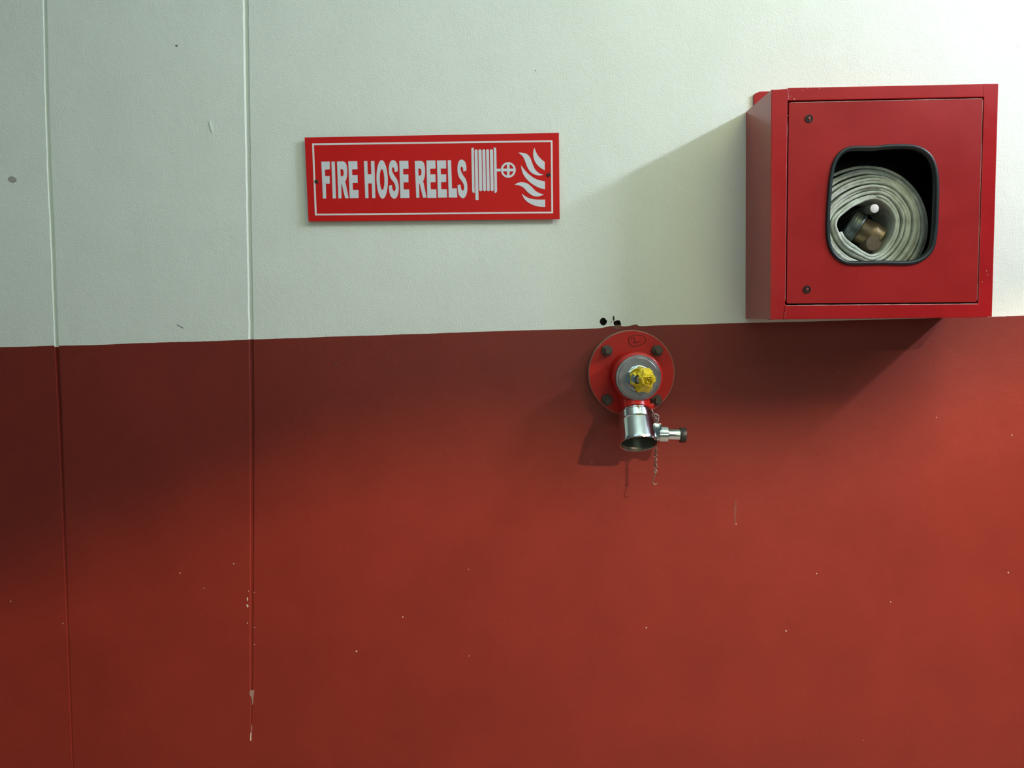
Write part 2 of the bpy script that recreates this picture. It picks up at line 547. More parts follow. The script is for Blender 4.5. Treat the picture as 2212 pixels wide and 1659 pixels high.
obj('panel', b, [M['signred'], M['signedge']], sign, smooth=False)
# short stand-offs that hold the panel clear of the uneven plaster
for (x, y) in [(684, 392), (1184.5, 378)]:
    b = bmesh.new()
    lathe(b, W(x, y, -0.003), (0, -1, 0), [(0, 0), (.006, 0), (.006, SD - .0005), (0, SD - .0005)], 16)
    obj('spacer', b, M['screw'], sign)
ON = lambda x, y, t: W(x, y, t)
E0, E1 = SD - .0002, SD + .0004
b = bmesh.new()
bo = [(674, 309.8), (1193.5, 303), (1194.8, 460.7), (680.3, 465.4)]
bi = [(678.1, 313.6), (1189.8, 306.8), (1191.1, 457.2), (684.2, 461.8)]
plate(b, [bo, bi], ON, E0, E1)
obj('border_line', b, M['border'], sign, smooth=False)
b = bmesh.new()
def glyph(loops, tr):
    plate(b, [[tr(p) for p in l] for l in loops], ON, E0, E1)
glyph([[(390, 572), (522, 570), (522, 690), (447, 696), (449, 796), (520, 795), (522, 915), (461, 915), (466, 1146), (414, 1146)]], S5)
glyph([[(547, 572), (600, 570), (619, 1143), (568, 1145)]], S5)
Rout = [(633, 570), (715, 567), (740, 570), (762, 583), (779, 608), (789, 650), (793, 700), (794, 760), (788, 815), (777, 855), (762, 885), (772, 915), (816, 1140), (761, 1142), (712, 935), (700, 912), (705, 1143), (657, 1144)]
Rin = [(688, 690), (712, 688), (727, 697), (736, 720), (739, 752), (735, 780), (722, 797), (693, 801)]
glyph([Rout, Rin], S5)
glyph([[(810, 566), (950, 563), (955, 690), (868, 693), (873, 782), (955, 780), (957, 900), (878, 902), (882, 1013), (970, 1012), (972, 1138), (832, 1140)]], S5)
glyph([[(1053, 563), (1107, 562), (1114, 768), (1170, 766), (1162, 562), (1217, 560), (1233, 1138), (1183, 1139), (1176, 910), (1120, 912), (1126, 1139), (1076, 1140)]], S5)
def ell(cx, cy, rx, ry, n=40, lean=0.0):
    return [(cx + rx * math.cos(2 * PI * i / n) + lean * math.sin(2 * PI * i / n) * ry, cy + ry * math.sin(2 * PI * i / n)) for i in range(n)]
glyph([ell(1338, 848, 88, 301, 48, .025), ell(1337, 850, 36, 163, 40, .03)], S5)
Sp = [(1581, 722), (1580, 650), (1562, 585), (1530, 555), (1505, 548), (1478, 558), (1455, 596), (1443, 670), (1448, 760), (1472, 832), (1510, 880), (1538, 930), (1547, 985), (1540, 1020), (1525, 1032), (1508, 1018), (1496, 985), (1490, 935),
      (1444, 945), (1450, 1040), (1474, 1112), (1520, 1148), (1556, 1136), (1582, 1090), (1597, 1010), (1592, 925), (1570, 850), (1530, 790), (1503, 740), (1490, 695), (1495, 668), (1508, 658), (1522, 670), (1530, 695), (1534, 733)]
Ssm = catmull(Sp[:18], 4, False) + catmull(Sp[18:], 4, False)
glyph([Ssm], S5)
glyph([[(1605, 558), (1745, 556), (1750, 682), (1664, 685), (1668, 772), (1747, 770), (1748, 893), (1670, 895), (1674, 1005), (1760, 1005), (1763, 1136), (1622, 1137)]], S5)
glyph([[(x + 1213, y - 10) for x, y in Rout], [(x + 1213, y - 10) for x, y in Rin]], S5)
glyph([[(8, 547), (145, 546), (150, 672), (65, 676), (68, 762), (147, 760), (150, 882), (72, 884), (75, 992), (160, 992), (163, 1123), (22, 1124)]], S6)
glyph([[(170, 547), (310, 545), (313, 670), (228, 673), (232, 762), (312, 760), (313, 880), (234, 883), (237, 990), (323, 990), (327, 1118), (186, 1120)]], S6)
glyph([[(335, 544), (388, 543), (402, 978), (477, 976), (483, 1118), (352, 1118)]], S6)
glyph([Ssm], lambda p: (S5(p)[0] + 148.2, S5(p)[1] - 1.2))
o = obj('lettering', b, M['signwhite'], sign, smooth=False); o['label'] = 'white words FIRE HOSE REELS'
b = bmesh.new()
def bar(xl, xr, top, bot, lean, flat=False):
    r = (xr - xl) / 2
    cx = (xl + xr) / 2
    pts_ = [(cx + r * math.cos(PI + PI * i / 10), top + r + r * math.sin(PI + PI * i / 10)) for i in range(11)]
    if flat:
        pts_ += [(xr, bot), (xl, bot)]
    else:
        pts_ += [(cx + r * math.cos(PI * i / 10), bot - r + r * math.sin(PI * i / 10)) for i in range(11)]
    glyph([[(x + lean * (y - top) / 640, y) for x, y in pts_]], S6)
bar(749, 796, 375, 1156, 13, True)
for xl, xr in ((809, 857), (869, 915), (928, 972), (986, 1033)):
    bar(xl, xr, 373, 1020, 12)
glyph([[(700, 372), (708, 358), (722, 350), (737, 346), (752, 1048), (732, 1045), (718, 1034), (713, 1016)]], S6)
glyph([[(1045, 343), (1062, 345), (1078, 355), (1085, 375), (1097, 1012), (1090, 1034), (1076, 1045), (1058, 1048)]], S6)
glyph([[(1090, 675), (1166, 675), (1166, 715), (1091, 716)]], S6)
# wheel with four open quarters
wc = (1270, 693)
quarters = []
for (sx, sy) in ((1, 1), (1, -1), (-1, 1), (-1, -1)):
    q = []
    r1, r2, hx, hy = 84, 88, 20, 21
    t0 = math.asin(hy / r2); t1 = math.acos(hx / r1)
    q.append((wc[0] + sx * hx, wc[1] + sy * hy))
    for i in range(9):
        t = t0 + (t1 - t0) * i / 8
        q.append((wc[0] + sx * r1 * math.cos(t), wc[1] + sy * r2 * math.sin(t)))
    quarters.append(q)
glyph([ell(wc[0], wc[1], 115, 120, 48)] + quarters, S6)
o = obj('reel_symbol', b, M['signwhite'], sign, smooth=False); o['label'] = 'white pictogram of a wound hose reel with a handwheel'
b = bmesh.new()
FL = [
 ([(1672, 350), (1690, 398), (1726, 468), (1778, 528), (1832, 570)], [(1832, 697), (1770, 662), (1715, 612), (1674, 545), (1655, 470), (1657, 405), (1672, 350)]),
 ([(1423, 427), (1480, 427), (1550, 445), (1605, 500), (1640, 590), (1680, 680), (1740, 740), (1812, 769)], [(1812, 769), (1750, 778), (1680, 765), (1610, 720), (1560, 640), (1530, 560), (1490, 480), (1423, 427)]),
 ([(1465, 622), (1520, 690), (1600, 770), (1700, 835), (1835, 870)], [(1836, 990), (1740, 965), (1640, 910), (1550, 830), (1490, 735), (1465, 622)]),
 ([(1368, 920), (1420, 890), (1490, 882), (1560, 900), (1620, 945), (1690, 1015), (1750, 1050), (1817, 1072)], [(1817, 1072), (1760, 1095), (1700, 1101), (1640, 1085), (1570, 1035), (1510, 970), (1440, 932), (1368, 920)]),
 ([(1478, 1055), (1530, 1097), (1600, 1131), (1700, 1149), (1838, 1150)], [(1839, 1264), (1740, 1258), (1640, 1228), (1560, 1180), (1510, 1125), (1478, 1055)]),
]
for A, B in FL:
    lp = catmull(A, 5, False) + catmull(B, 5, False)
    out = []
    for p in lp:
        if not out or math.hypot(p[0] - out[-1][0], p[1] - out[-1][1]) > .5:
            out.append(p)
    if math.hypot(out[0][0] - out[-1][0], out[0][1] - out[-1][1]) < .5:
        out.pop()
    glyph([out], S6)
o = obj('flame_symbol', b, M['signwhite'], sign, smooth=False); o['label'] = 'white pictogram of flames'
for (x, y) in [(684, 392.5), (1185, 378)]:
    b = bmesh.new()
    lathe(b, W(x, y, SD - .001), (0, -1, 0), [(0, 0), (.0042, 0), (.0040, .0022), (.0026, .0034), (.0010, .0030), (0, .0026)], 14)
    o = obj('screw', b, M['screw'], sign)
    o['label'] = 'rusty screw head'

# ------------------------------------------------------------------ hose cabinet
CD = 0.172            # depth of the cabinet front
cab = empty('fire_hose_cabinet', W(1905, 690, CD / 2), 'red painted steel wall cabinet with a rounded rubber-edged opening in its door', 'cabinet')
TL, TR, BR, BL = (1666.5, 194), (2156.5, 181), (2142.5, 684), (1664, 690)
# body: five steel panels, open at the front
fo = [W(*TL, CD - .003), W(*TR, CD - .003), W(*BR, CD - .003), W(*BL, CD - .003)]
bk = [Vector((p.x, 0.0005, p.z)) for p in fo]
cen = sum(fo, Vector()) / 4
def inset(ps, m_):
    res = []
    c_ = sum(ps, Vector()) / 4
    for p in ps:
        res.append(Vector((p.x + (m_ if p.x < c_.x else -m_), p.y, p.z + (m_ if p.z < c_.z else -m_))))
    return res
fi = inset(fo, .0022)
bi3 = [Vector((p.x, -.004, p.z)) for p in fi]
b = bmesh.new()
vo = [b.verts.new(p) for p in fo]; vb = [b.verts.new(p) for p in bk]
vi = [b.verts.new(p) for p in fi]; vj = [b.verts.new(p) for p in bi3]
b.faces.new(vb)
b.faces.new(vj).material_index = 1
for i in range(4):
    j = (i + 1) % 4
    b.faces.new((vo[i], vb[i], vb[j], vo[j]))
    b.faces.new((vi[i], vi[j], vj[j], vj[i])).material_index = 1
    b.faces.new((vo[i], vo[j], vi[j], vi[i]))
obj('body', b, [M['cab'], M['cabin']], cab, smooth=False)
# front frame: ring of folded sheet with the top corners slightly dressed
dop = [(1701.5, 217.5), (2125.8, 209.5), (2113, 656), (1696, 659.5)]
def ring_loop(ps, rad, n=4):
    out = []
    for i in range(4):
        p, a, c = Vector(ps[i]), Vector(ps[i - 1]), Vector(ps[(i + 1) % 4])
        r = rad[i] if isinstance(rad, (list, tuple)) else rad
        u = (a - p).normalized() * r
        v = (c - p).normalized() * r
        for k in range(n + 1):
            t = k / n
            q = (p + u) * (1 - t) ** 2 + p * 2 * t * (1 - t) + (p + v) * t * t
            out.append((q.x, q.y))
    return out
outer = [(1666.5, 201), (1670, 196.5), (1680, 193.2), (1700, 191.4), (1703, 189.6), (2122, 181.2), (2128, 180.8), (2152, 180.6), (2156, 181.5), (2156.8, 185),
         (2143.3, 676), (2140.5, 682), (2133, 684.5), (2100, 686), (1700, 690), (1664, 690.5)]
b = bmesh.new()
plate(b, [outer, ring_loop(dop, [1.5, 2, 3, 5])], lambda x, y, t: W(x, y, CD) + Vector((0, CD - t, 0)), CD - .022, CD)
bmesh.ops.remove_doubles(b, verts=b.verts, dist=1e-5)
bevel(b, .0013, 2, 60)
frame = obj('front_frame', b, M['cab'], cab, smooth=False)
# weld seams where the rails meet the stiles
for (x0, y0, x1, y1, r, nn) in [(1701, 191, 1703, 216, .0011, 12), (2124.5, 182, 2126, 208, .0012, 12), (1696.8, 661, 1694, 690, .0022, 12), (2112.6, 660, 2112, 672, .0010, 7)]:
    b = bmesh.new()
    pts_, rs = [], []
    for i in range(nn * 2 + 1):
        t = i / (nn * 2)
        pts_.append(W(x0 + (x1 - x0) * t + .6 * noise.noise((t * 9, x0, 0)), y0 + (y1 - y0) * t, CD) + Vector((0, .0005, 0)))
        rs.append(r * (.62 + .35 * abs(math.sin(t * nn * PI / 2)) + .3 * noise.noise((t * 6, x0, 3))))
    tube(b, pts_, rs, 8)
    obj('weld_bead', b, M['cab'], frame)
# bare, chipped spots
for (x, y, s_) in [(1701, 250, 1.1), (1745, 190.5, .9), (1716, 214, 1.6), (2131, 585, 1.4), (2133.5, 594, 1.2), (2122, 609, 1.2), (1676, 668, .9), (1734, 195, 1.0), (1770, 191.5, 1.2), (1708, 208, 1.0)]:
    b = bmesh.new()
    c = W(x, y, CD + .0001)
    bmesh.ops.create_icosphere(b, subdivisions=1, radius=.0009 * s_, matrix=Matrix.Translation(c) @ Matrix.Rotation(random.random(), 4, 'Y') @ Matrix.Diagonal((.7, .25, 1.3, 1)))
    obj('paint_chip', b, M['worn_lit'], frame)
# dark disc for the shade in a small screw hole, low on the left side
b = bmesh.new()
sp = W(1625, 677, CD * .35)
lathe(b, Vector((fo[3].x + .0003, sp.y, sp.z)), (-1, 0, 0), [(0, -.001), (.0022, -.001), (.0022, .0004), (.0012, .0007), (0, .0007)], 14)
obj('hole_shade_disc', b, M['screw'], cab)
# mounting ear standing above the top at the wall
b = bmesh.new()
ear = [(1628.5, 268), (1628.5, 205), (1631, 202), (1641, 197.8), (1645, 197.5), (1700, 196), (1700, 268)]
plate(b, [ear], lambda x, y, t: W(x, y, 0.006) + Vector((0, .006 - t, 0)), -.0005, .006)
bevel(b, .0006, 1, 50)
obj('mounting_ear', b, M['cab'], cab, smooth=False)
# door
DD = CD - .0012
door_out = [(1704.5, 221.5), (2122.8, 212.8), (2110, 652.6), (1699.5, 655.4)]
WIN = [(1836, 318), (1862, 316.8), (1887, 317), (1912, 314.2), (1935, 313), (1960, 313.3), (1980, 316.3), (1997, 324), (2011, 337), (2020, 355), (2025, 378), (2026.5, 405), (2025.5, 445), (2024, 485), (2020.5, 517),
       (2015, 538), (2003, 554), (1987, 565), (1965, 570.5), (1938, 571.2), (1905, 570.3), (1870, 571.2), (1840, 571.3), (1822, 568), (1806, 558), (1794, 543), (1787.5, 524), (1785, 500), (1785.5, 465), (1788, 425), (1791, 392), (1796.5, 361), (1805, 341), (1818, 326)]
win = catmull(WIN, 4)
wcx, wcy = 1906.0, 442.0
def scl(lp, px_):
    out = []
    n = len(lp)
    for i in range(n):
        p, a, c = Vector(lp[i]), Vector(lp[i - 1]), Vector(lp[(i + 1) % n])
        t = (c - a).normalized()
        nrm = Vector((t.y, -t.x))
        if nrm.dot(Vector((wcx, wcy)) - p) < 0:
            nrm = -nrm
        q = p + nrm * px_
        out.append((q.x, q.y))
    return out
b = bmesh.new()
DP = lambda x, y, t: W(x, y, DD) + Vector((0, DD - t, 0))
plate(b, [ring_loop(door_out, [1.5, 1.5, 4, 4]), scl(win, 4)], DP, DD - .002, DD)
# folded return flange round the door
dl = ring_loop(door_out, [1.5, 1.5, 4, 4])
li = []
cxy = Vector((1909, 436))
for i, p in enumerate(dl):
    li.append((p[0] + (2.2 if p[0] < cxy.x else -2.2), p[1] + (2.2 if p[1] < cxy.y else -2.2)))
plate(b, [dl, li], DP, DD - .018, DD - .0016)
bmesh.ops.remove_doubles(b, verts=b.verts, dist=1e-5)
door = obj('door', b, M['door'], cab, smooth=False)
# pale strips painted as highlights on the door and frame edges
b = bmesh.new()
def edge_run(p, q, r, d):
    n = 40
    pts_, rs = [], []
    for i in range(n + 1):
        t = i / n
        pts_.append(W(p[0] + (q[0] - p[0]) * t, p[1] + (q[1] - p[1]) * t, d) + Vector((0, 0.0002, 0)))
        rs.append(r * (0.55 + 0.65 * abs(noise.noise((t * 9, p[0] * .1, p[1] * .1)))))
    tube(b, pts_, rs, 6)
edge_run((1708, 221.6), (2121, 213.2), .0011, DD)
edge_run((2122.6, 216), (2110.6, 648), .0008, DD)
o = obj('lit_edge', b, M['worn_lit'], door)
o['label'] = 'painted highlight along the top and right door edge'
b = bmesh.new()
edge_run((1699, 660.2), (2112, 656.7), .0013, CD - .0006)
edge_run((1700.2, 260), (1696.0, 650), .0008, CD - .0006)
o = obj('lit_edge', b, M['worn_lit'], frame)
o['label'] = 'painted highlight along the inner edge of the frame'
# rubber seal: channel profile round the opening
b = bmesh.new()
prof = [(-1.8, .0004), (-1.2, .0030), (1.5, .0045), (5.0, .0040), (7.2, .0018), (8.0, -.0010), (8.0, -.0070), (5.0, -.0085), (0.5, -.0070), (-1.2, -.0045), (-1.6, -.0022)]
loops = []
for (off, dz) in prof:
    loops.append([b.verts.new(W(x, y, DD) + Vector((0, -dz, 0))) for x, y in scl(win, off)])
n = len(win)
for i in range(len(prof)):
    A, B = loops[i], loops[(i + 1) % len(prof)]
    for k in range(n):
        b.faces.new((A[k], A[(k + 1) % n], B[(k + 1) % n], B[k]))
o = obj('window_seal', b, M['rubber'], door, angle=70)
o['label'] = 'black rubber strip round the door opening'
# two square-key locks
for (x, y, kind) in [(1747.5, 256.5, 0), (1743, 625.5, 1)]:
    b = bmesh.new()
    c = W(x, y, DD)
    lathe(b, c, (0, -1, 0), [(0, .0003), (.0056, .0003), (.0060, .0016), (.0070, .0016), (.0076, .0004), (.0076, -.0006)], 28)
    lk = obj('lock', b, M['lock'], door)
    lk['label'] = 'dark round lock barrel'
    b = bmesh.new()
    s = .0024
    cc = c + Vector((.0003, 0, .0008))
    fr = [cc + Vector((sx * s, -.0026, sz * s)) for sx, sz in ((-1, 1), (1, 1), (1, -1), (-1, -1))]
    quad_box(b, fr, [p + Vector((0, .003, 0)) for p in fr])
    fr = [c + Vector((sx, -.0022, sz)) for sx, sz in ((-.0024, -.0012), (-.0013, -.0012), (-.0013, -.0048), (-.0024, -.0048))]
    if kind == 0:
        fr = [p + Vector((.0018, 0, 0)) for p in fr]
    quad_box(b, fr, [p + Vector((0, .003, 0)) for p in fr])
    bevel(b, .0003, 1)
    obj('key_pin', b, M['locktip'], lk)
# peg on the back of the cabinet that carries the rolled hose
b = bmesh.new()
pc = W(1889, 450.5, .130)
pr = 9.7 * PX(.130)
lathe(b, Vector((pc.x, -.0035, pc.z)), (0, -1, 0), [(0, 0), (pr, 0), (pr, .1255), (pr * .95, .1263), (0, .1263)], 26)
peg = obj('hose_peg', b, M['peg'], cab)
b = bmesh.new()
lathe(b, Vector((pc.x, -.1297, pc.z)), (0, -1, 0), [(0, 0), (pr * .93, 0), (pr * .93, .0008), (pr * .86, .0012), (0, .0013)], 26)
o = obj('peg_end', b, M['pegend'], peg)
o['label'] = 'white end of the peg'

# ------------------------------------------------------------------ rolled hose on the peg
HD = 0.124
hc = W(1876, 493, HD)
hose = empty('fire_hose', Vector((hc.x, -.03, hc.z - .116)), 'off-white canvas fire hose rolled up inside the red cabinet', 'hose')
mm = PX(HD)
turns, step = 11.0, 120
N = int(turns * step)
b = bmesh.new()
prev = None
INNER = [(318, 1100), (330, 1030), (372, 985), (470, 925), (600, 850), (700, 826), (790, 850), (870, 930), (915, 1010), (920, 1090), (900, 1200), (850, 1290), (780, 1370), (700, 1412), (640, 1395), (560, 1340), (450, 1275), (375, 1210), (345, 1150)]
inner_pts = [S2(p) for p in catmull(INNER, 6)]
def inner_r(th):
    best, rr = 9, 50
    for (x, y) in inner_pts:
        a = math.atan2(-(y - 493), x - 1876)
        dd = abs((a - th + PI) % (2 * PI) - PI)
        if dd < best:
            best, rr = dd, math.hypot(x - 1876, y - 493)
    return rr
itab = [inner_r(2 * PI * k / 360) for k in range(360)]
itab = [sum(itab[(k + j) % 360] for j in range(-5, 6)) / 11 for k in range(360)]
secs = []
for i in range(N + 1):
    f = i / N
    th = 2 * PI * turns * f + 3.25         # wound anticlockwise outwards
    base_in = itab[int(math.degrees(th)) % 360]
    out_r = 135 - 1 * math.cos(th - .2) + 3 * math.cos(2 * th)
    lay = i / step
    # turns lie snug in bundles with looser gaps between
    k = (lay +   .20 * math.sin(lay * 2 * PI / 2.6 + .4 * math.cos(th))) / turns
    k = min(1, max(0, k))
    t_px = 6.7
    wob = 1.3 * noise.noise((math.cos(th) * 2.0, math.sin(th) * 2.0, lay * .9)) + 0.5 * noise.noise((math.cos(th) * 5, math.sin(th) * 5, lay * 2.1))
    if lay > 9.4:
        wob += 4.0 * max(0, math.cos(th - 3.75))
    r = (base_in + 4) * (1 - k) + out_r * k + wob
    half = 0.5 * t_px * mm * (1 + .16 * noise.noise((lay * 2, th * .7, 1)))
    front = HD + .0075 * noise.noise((math.floor(lay + .3) * 1.73, th * .35, 8)) + .003 * (0.5 - abs(f - .5)) - .060 * max(0, f - .62) * (.6 + .4 * math.cos(th - .5))
    back = .030
    rad = Vector((math.cos(th), 0, math.sin(th)))
    ctr = Vector((hc.x, 0, hc.z)) + rad * (r * mm)
    e = half
    pr_ = [(-e, back), (-e, front - e * 1.5), (-e * .90, front - e * .62), (-e * .62, front - e * .16), (-e * .22, front), (0, front - e * .06), (e * .22, front), (e * .62, front - e * .16), (e * .90, front - e * .62), (e, front - e * 1.5), (e, back)]
    secs.append([b.verts.new(ctr + rad * x + Vector((0, -y, 0))) for x, y in pr_])
np_ = len(secs[0])
for A, B in zip(secs[:-1], secs[1:]):
    for k in range(np_):
        b.faces.new((A[k], A[(k + 1) % np_], B[(k + 1) % np_], B[k]))
b.faces.new(secs[0]); b.faces.new(list(reversed(secs[-1])))
obj('rolled_canvas', b, M['hose'], hose, angle=60)
# brass coupling lying inside the core
ax = Vector((.848, -.28, -.53)).normalized()
cc = W(1855, 495, .088)
coup = None
b = bmesh.new()
R = .0275
lathe(b, cc, ax, [(0, .0005), (R * .9, .0005), (R * .93, .002), (R * .93, .020), (R * .98, .022), (R * .98, .030), (R * .90, .034), (R * .90, .046), (R * .80, .048), (R * .6, .048), (0, .046)], 40)
coup = obj('coupling', b, M['brass'], hose, angle=35)
coup['label'] = 'dull brass hose coupling'
b = bmesh.new()
lathe(b, cc, -ax, [(R * .5, -.001), (R * 1.05, -.001), (R * 1.10, .001), (R * 1.10, .003), (R * 1.06, .004), (R * 1.06, .012), (R * 1.10, .013), (R * 1.10, .0165), (R * 1.06, .0175), (R * 1.03, .021), (R * .80, .024), (R * .5, .024)], 40)
o = obj('coupling_ring', b, M['ring'], coup, angle=35)
o['label'] = 'grey ring of the coupling'
b = bmesh.new()
lg = W(1887.5, 525, .122)
lr = 16.5 * PX(.122)
lathe(b, Vector((lg.x, -.085, lg.z)), (0, -1, 0), [(0, 0), (lr * .96, 0), (lr * .96, .030), (lr, .0325), (lr, .036), (lr * .93, .0372), (0, .0374)], 32)
obj('coupling_lug', b, M['lug'], coup)

# ------------------------------------------------------------------ landing valve
valve = empty('fire_hydrant_valve', W(1364, 806, 0), 'red flanged fire hydrant valve with chrome outlet and yellow tape on its spindle', 'valve')
FT = .020
b = bmesh.new()
fc = W(1364, 806.5, FT)
fr_ = 93.0 * PX(FT)
prof = [(0, -FT - .0005), (fr_, -FT - .0005), (fr_, -.0010), (fr_ - .0012, 0), (0, 0)]
rings = lathe(b, fc, (0, -1, 0), prof, 96)
for f in b.faces:
    c = f.calc_center_median()
    if (c - Vector((fc.x, c.y, fc.z))).length > fr_ * .99 and c.y > fc.y - .0001:
        f.material_index = 1
flange = obj('flange', b, [M['flange'], M['flangeedge']], valve, angle=30)
# handwritten 2 in a ring
b = bmesh.new()
def stroke(pts_, r):
    P = [W(*S3(p), FT + .0001) for p in catmull(pts_, 5, False)]
    tube(b, P, r, 6)
stroke([(1040, 432), (985, 440), (945, 460), (933, 505), (940, 560), (970, 605), (1020, 622), (1085, 607), (1150, 580)], .00072)
stroke([(1168, 574), (1208, 550), (1222, 505), (1208, 465), (1175, 440), (1110, 427), (1060, 433)], .00055)
stroke([(985, 505), (978, 485), (998, 471), (1024, 480), (1036, 510), (1028, 540), (1014, 560), (1060, 552), (1105, 540), (1150, 519)], .00072)
o = obj('handwritten_number', b, M['ink'], flange)
o['label'] = 'hand-drawn figure 2 in a ring'
# four bolts
def hexring(b, o_, r, h0, h1, rot, ch=.0012):
    lathe(b, o_, (0, -1, 0), [(0, h0), (r, h0), (r, h1 - ch), (r * .9, h1), (0, h1)], 6, rot)
for (x, y, rot, lab) in [(1310.5, 757, .3, 'upper left'), (1418.5, 757, .1, 'upper right'), (1310.5, 863, .5, 'lower left'), (1417, 863, .7, 'lower right')]:
    o_ = W(x, y, FT)
    b = bmesh.new()
    lathe(b, o_, (0, -1, 0), [(0, -.001), (.0066, -.001), (.0066, .0275), (.0058, .0288), (0, .0288)], 20)
    # thread ridges
    for k in range(8):
        h = .0125 + k * .0019
        lathe(b, o_, (0, -1, 0), [(.0062, h), (.0071, h + .0007), (.0062, h + .0014)], 20)
    bo_ = obj('bolt', b, M['bolt'], valve, angle=40)
    b = bmesh.new()
    hexring(b, o_, .0128, -.0004, .0118, rot)
    obj('nut', b, M['bolt'], bo_, smooth=False)
# body: horizontal barrel with a rounded shoulder, and the inclined outlet neck
BDp = .104
bc = W(1369, 810.5, .03)
def yat(x, y, d):
    p = W(x, y, d)
    return p
cb = W(1378.5, 816, BDp)
cb0 = Vector((cb.x, 0, cb.z))
b = bmesh.new()
lathe(b, Vector((cb.x, -FT + .001, cb.z)), (0, -1, 0),
      [(0, 0), (.050, 0), (.0495, .004), (.0465, .012), (.0460, .022), (.0475, .040), (.0505, .058), (.0515, .070), (.0513, .0785), (.0500, .0825), (.0475, .0840), (0, .0840)], 64)
body = obj('valve_body', b, M['valvered'], valve, angle=45)
tilt = math.radians(33)
oa = Vector((.012, -math.sin(tilt), -math.cos(tilt))).normalized()
oe = W(1380, 959.5, .128)           # centre of the open mouth
at = lambda s: oe - oa * s
b = bmesh.new()
lathe(b, at(.145), oa, [(0, 0), (.034, 0), (.0335, .030), (.0315, .052), (.0308, .070), (0, .070)], 48)
obj('outlet_neck', b, M['valvered'], valve, angle=45)
# chrome threaded collar and instantaneous outlet cup
b = bmesh.new()
lathe(b, at(.0745), oa, [(0, 0), (.0292, 0), (.0304, .0014), (.0304, .0052), (.0330, .0056), (.0342, .0072), (.0342, .0232), (.0336, .0242), (0, .0242)], 56)
# two cast notches
a_, u_, v_ = frame_of(oa)
collar = obj('outlet_collar', b, M['chrome'], valve, angle=30)
b = bmesh.new()
for dx in (-.0088, .0040):
    p0 = at(.0680) + Vector((dx, 0, 0)); p1 = at(.0530) + Vector((dx, 0, 0))
    off = oa.cross(Vector((1, 0, 0))).normalized()
    if off.y > 0:
        off = -off
    hh = math.sqrt(.0342 ** 2 - dx ** 2)
    tube(b, [p0 + off * (hh - .0002), p1 + off * (hh - .0002)], .0008, 8)
obj('collar_rib', b, M['chrome'], collar)
b = bmesh.new()
lathe(b, at(0), oa, [(.0300, -.0520), (.0360, -.0518), (.0374, -.0500), (.0380, -.0470), (.0385, -.0100), (.0390, -.0070), (.0390, -.0012), (.0386, 0), (.0374, 0), (.0366, -.0010), (.0352, -.0040), (.0340, -.0060), (.0315, -.030), (.0270, -.0400), (0, -.0410)], 72)
for f in b.faces:
    c = f.calc_center_median()
    rel = c - oe
    h = rel.dot(oa)
    rr = (rel - oa * h).length
    if rr < .0364 and h > -.0420:
        f.material_index = 1
b2 = None
cup = obj('outlet_cup', b, [M['chrome'], M['inside']], valve, angle=32)
cup['label'] = 'polished chrome outlet cup'
# release plunger on the right of the cup
ps = W(1421, 938.5, .112)
b = bmesh.new()
zc = ps.z
# flat cast boss
bx0 = W(1411, 938, .112).x; bx1 = W(1427, 938, .112).x
hb0, hb1 = W(1420, 911, .112).z, W(1420, 949, .112).z
quad_box(b, [(bx0, -.126, hb0), (bx1, -.126, hb0 - .002), (bx1, -.126, hb1), (bx0, -.126, hb1)], [(bx0, -.098, hb0), (bx1, -.098, hb0 - .002), (bx1, -.098, hb1), (bx0, -.098, hb1)])
bevel(b, .002, 2)
obj('outlet_boss', b, M['chrome'], cup, angle=50)
b = bmesh.new()
lx = lambda x: W(x, 938, .112).x - bx1
lathe(b, Vector((bx1, -.112, zc)), (1, 0, -.03), [(0, -.004), (.0172, -.004), (.0178, .001), (.0178, lx(1441)), (.0168, lx(1442.3)), (.0128, lx(1442.5)), (.0124, lx(1444)), (.0124, lx(1470)), (0, lx(1470))], 40)
plg = obj('release_plunger', b, M['chrome'], valve, angle=35)
b = bmesh.new()
lathe(b, Vector((bx1, -.112, zc - .0008)), (1, 0, -.03), [(.0118, lx(1467.5)), (.0146, lx(1467.8)), (.0152, lx(1469)), (.0152, lx(1478.5)), (.0145, lx(1480.8)), (.0120, lx(1481.8)), (0, lx(1481.2))], 36)
o = obj('plunger_cap', b, M['cap'], plg, angle=40)
o['label'] = 'black cap on the plunger'
# steel bonnet plate
b = bmesh.new()
pr0 = 49.5 * PX(BDp + .004)
pc0 = Vector((cb.x, -BDp + .001, cb.z))
lathe(b, pc0, (0, -1, 0), [(0, 0), (pr0 * .985, 0), (pr0, .0015), (pr0, .0050), (pr0 * .975, .0064), (pr0 * .90, .0066), (pr0 * .885, .0062), (pr0 * .87, .0066), (0, .0068)], 72)
bon = obj('bonnet_plate', b, M['steel'], valve, angle=25)
bon['label'] = 'grey steel plate on the front of the valve'
# gland hex nut
b = bmesh.new()
g0 = pc0 + Vector((0, -.0066, 0))
gr = 26.5 * PX(.115)
lathe(b, g0, (0, -1, 0), [(0, 0), (gr * 1.04, 0), (gr * 1.04, .0018), (gr * .98, .0026), (0, .0026)], 40)
lathe(b, g0, (0, -1, 0), [(0, .002), (gr, .002), (gr, .0105), (gr * .9, .0130), (0, .0130)], 6, .55)
obj('gland_nut', b, M['chrome'], valve, angle=20)
# spindle
b = bmesh.new()
lathe(b, g0, (0, -1, 0), [(0, 0), (.0095, 0), (.0095, .030), (.0085, .032), (0, .032)], 20)
obj('spindle', b, M['steel'], valve)
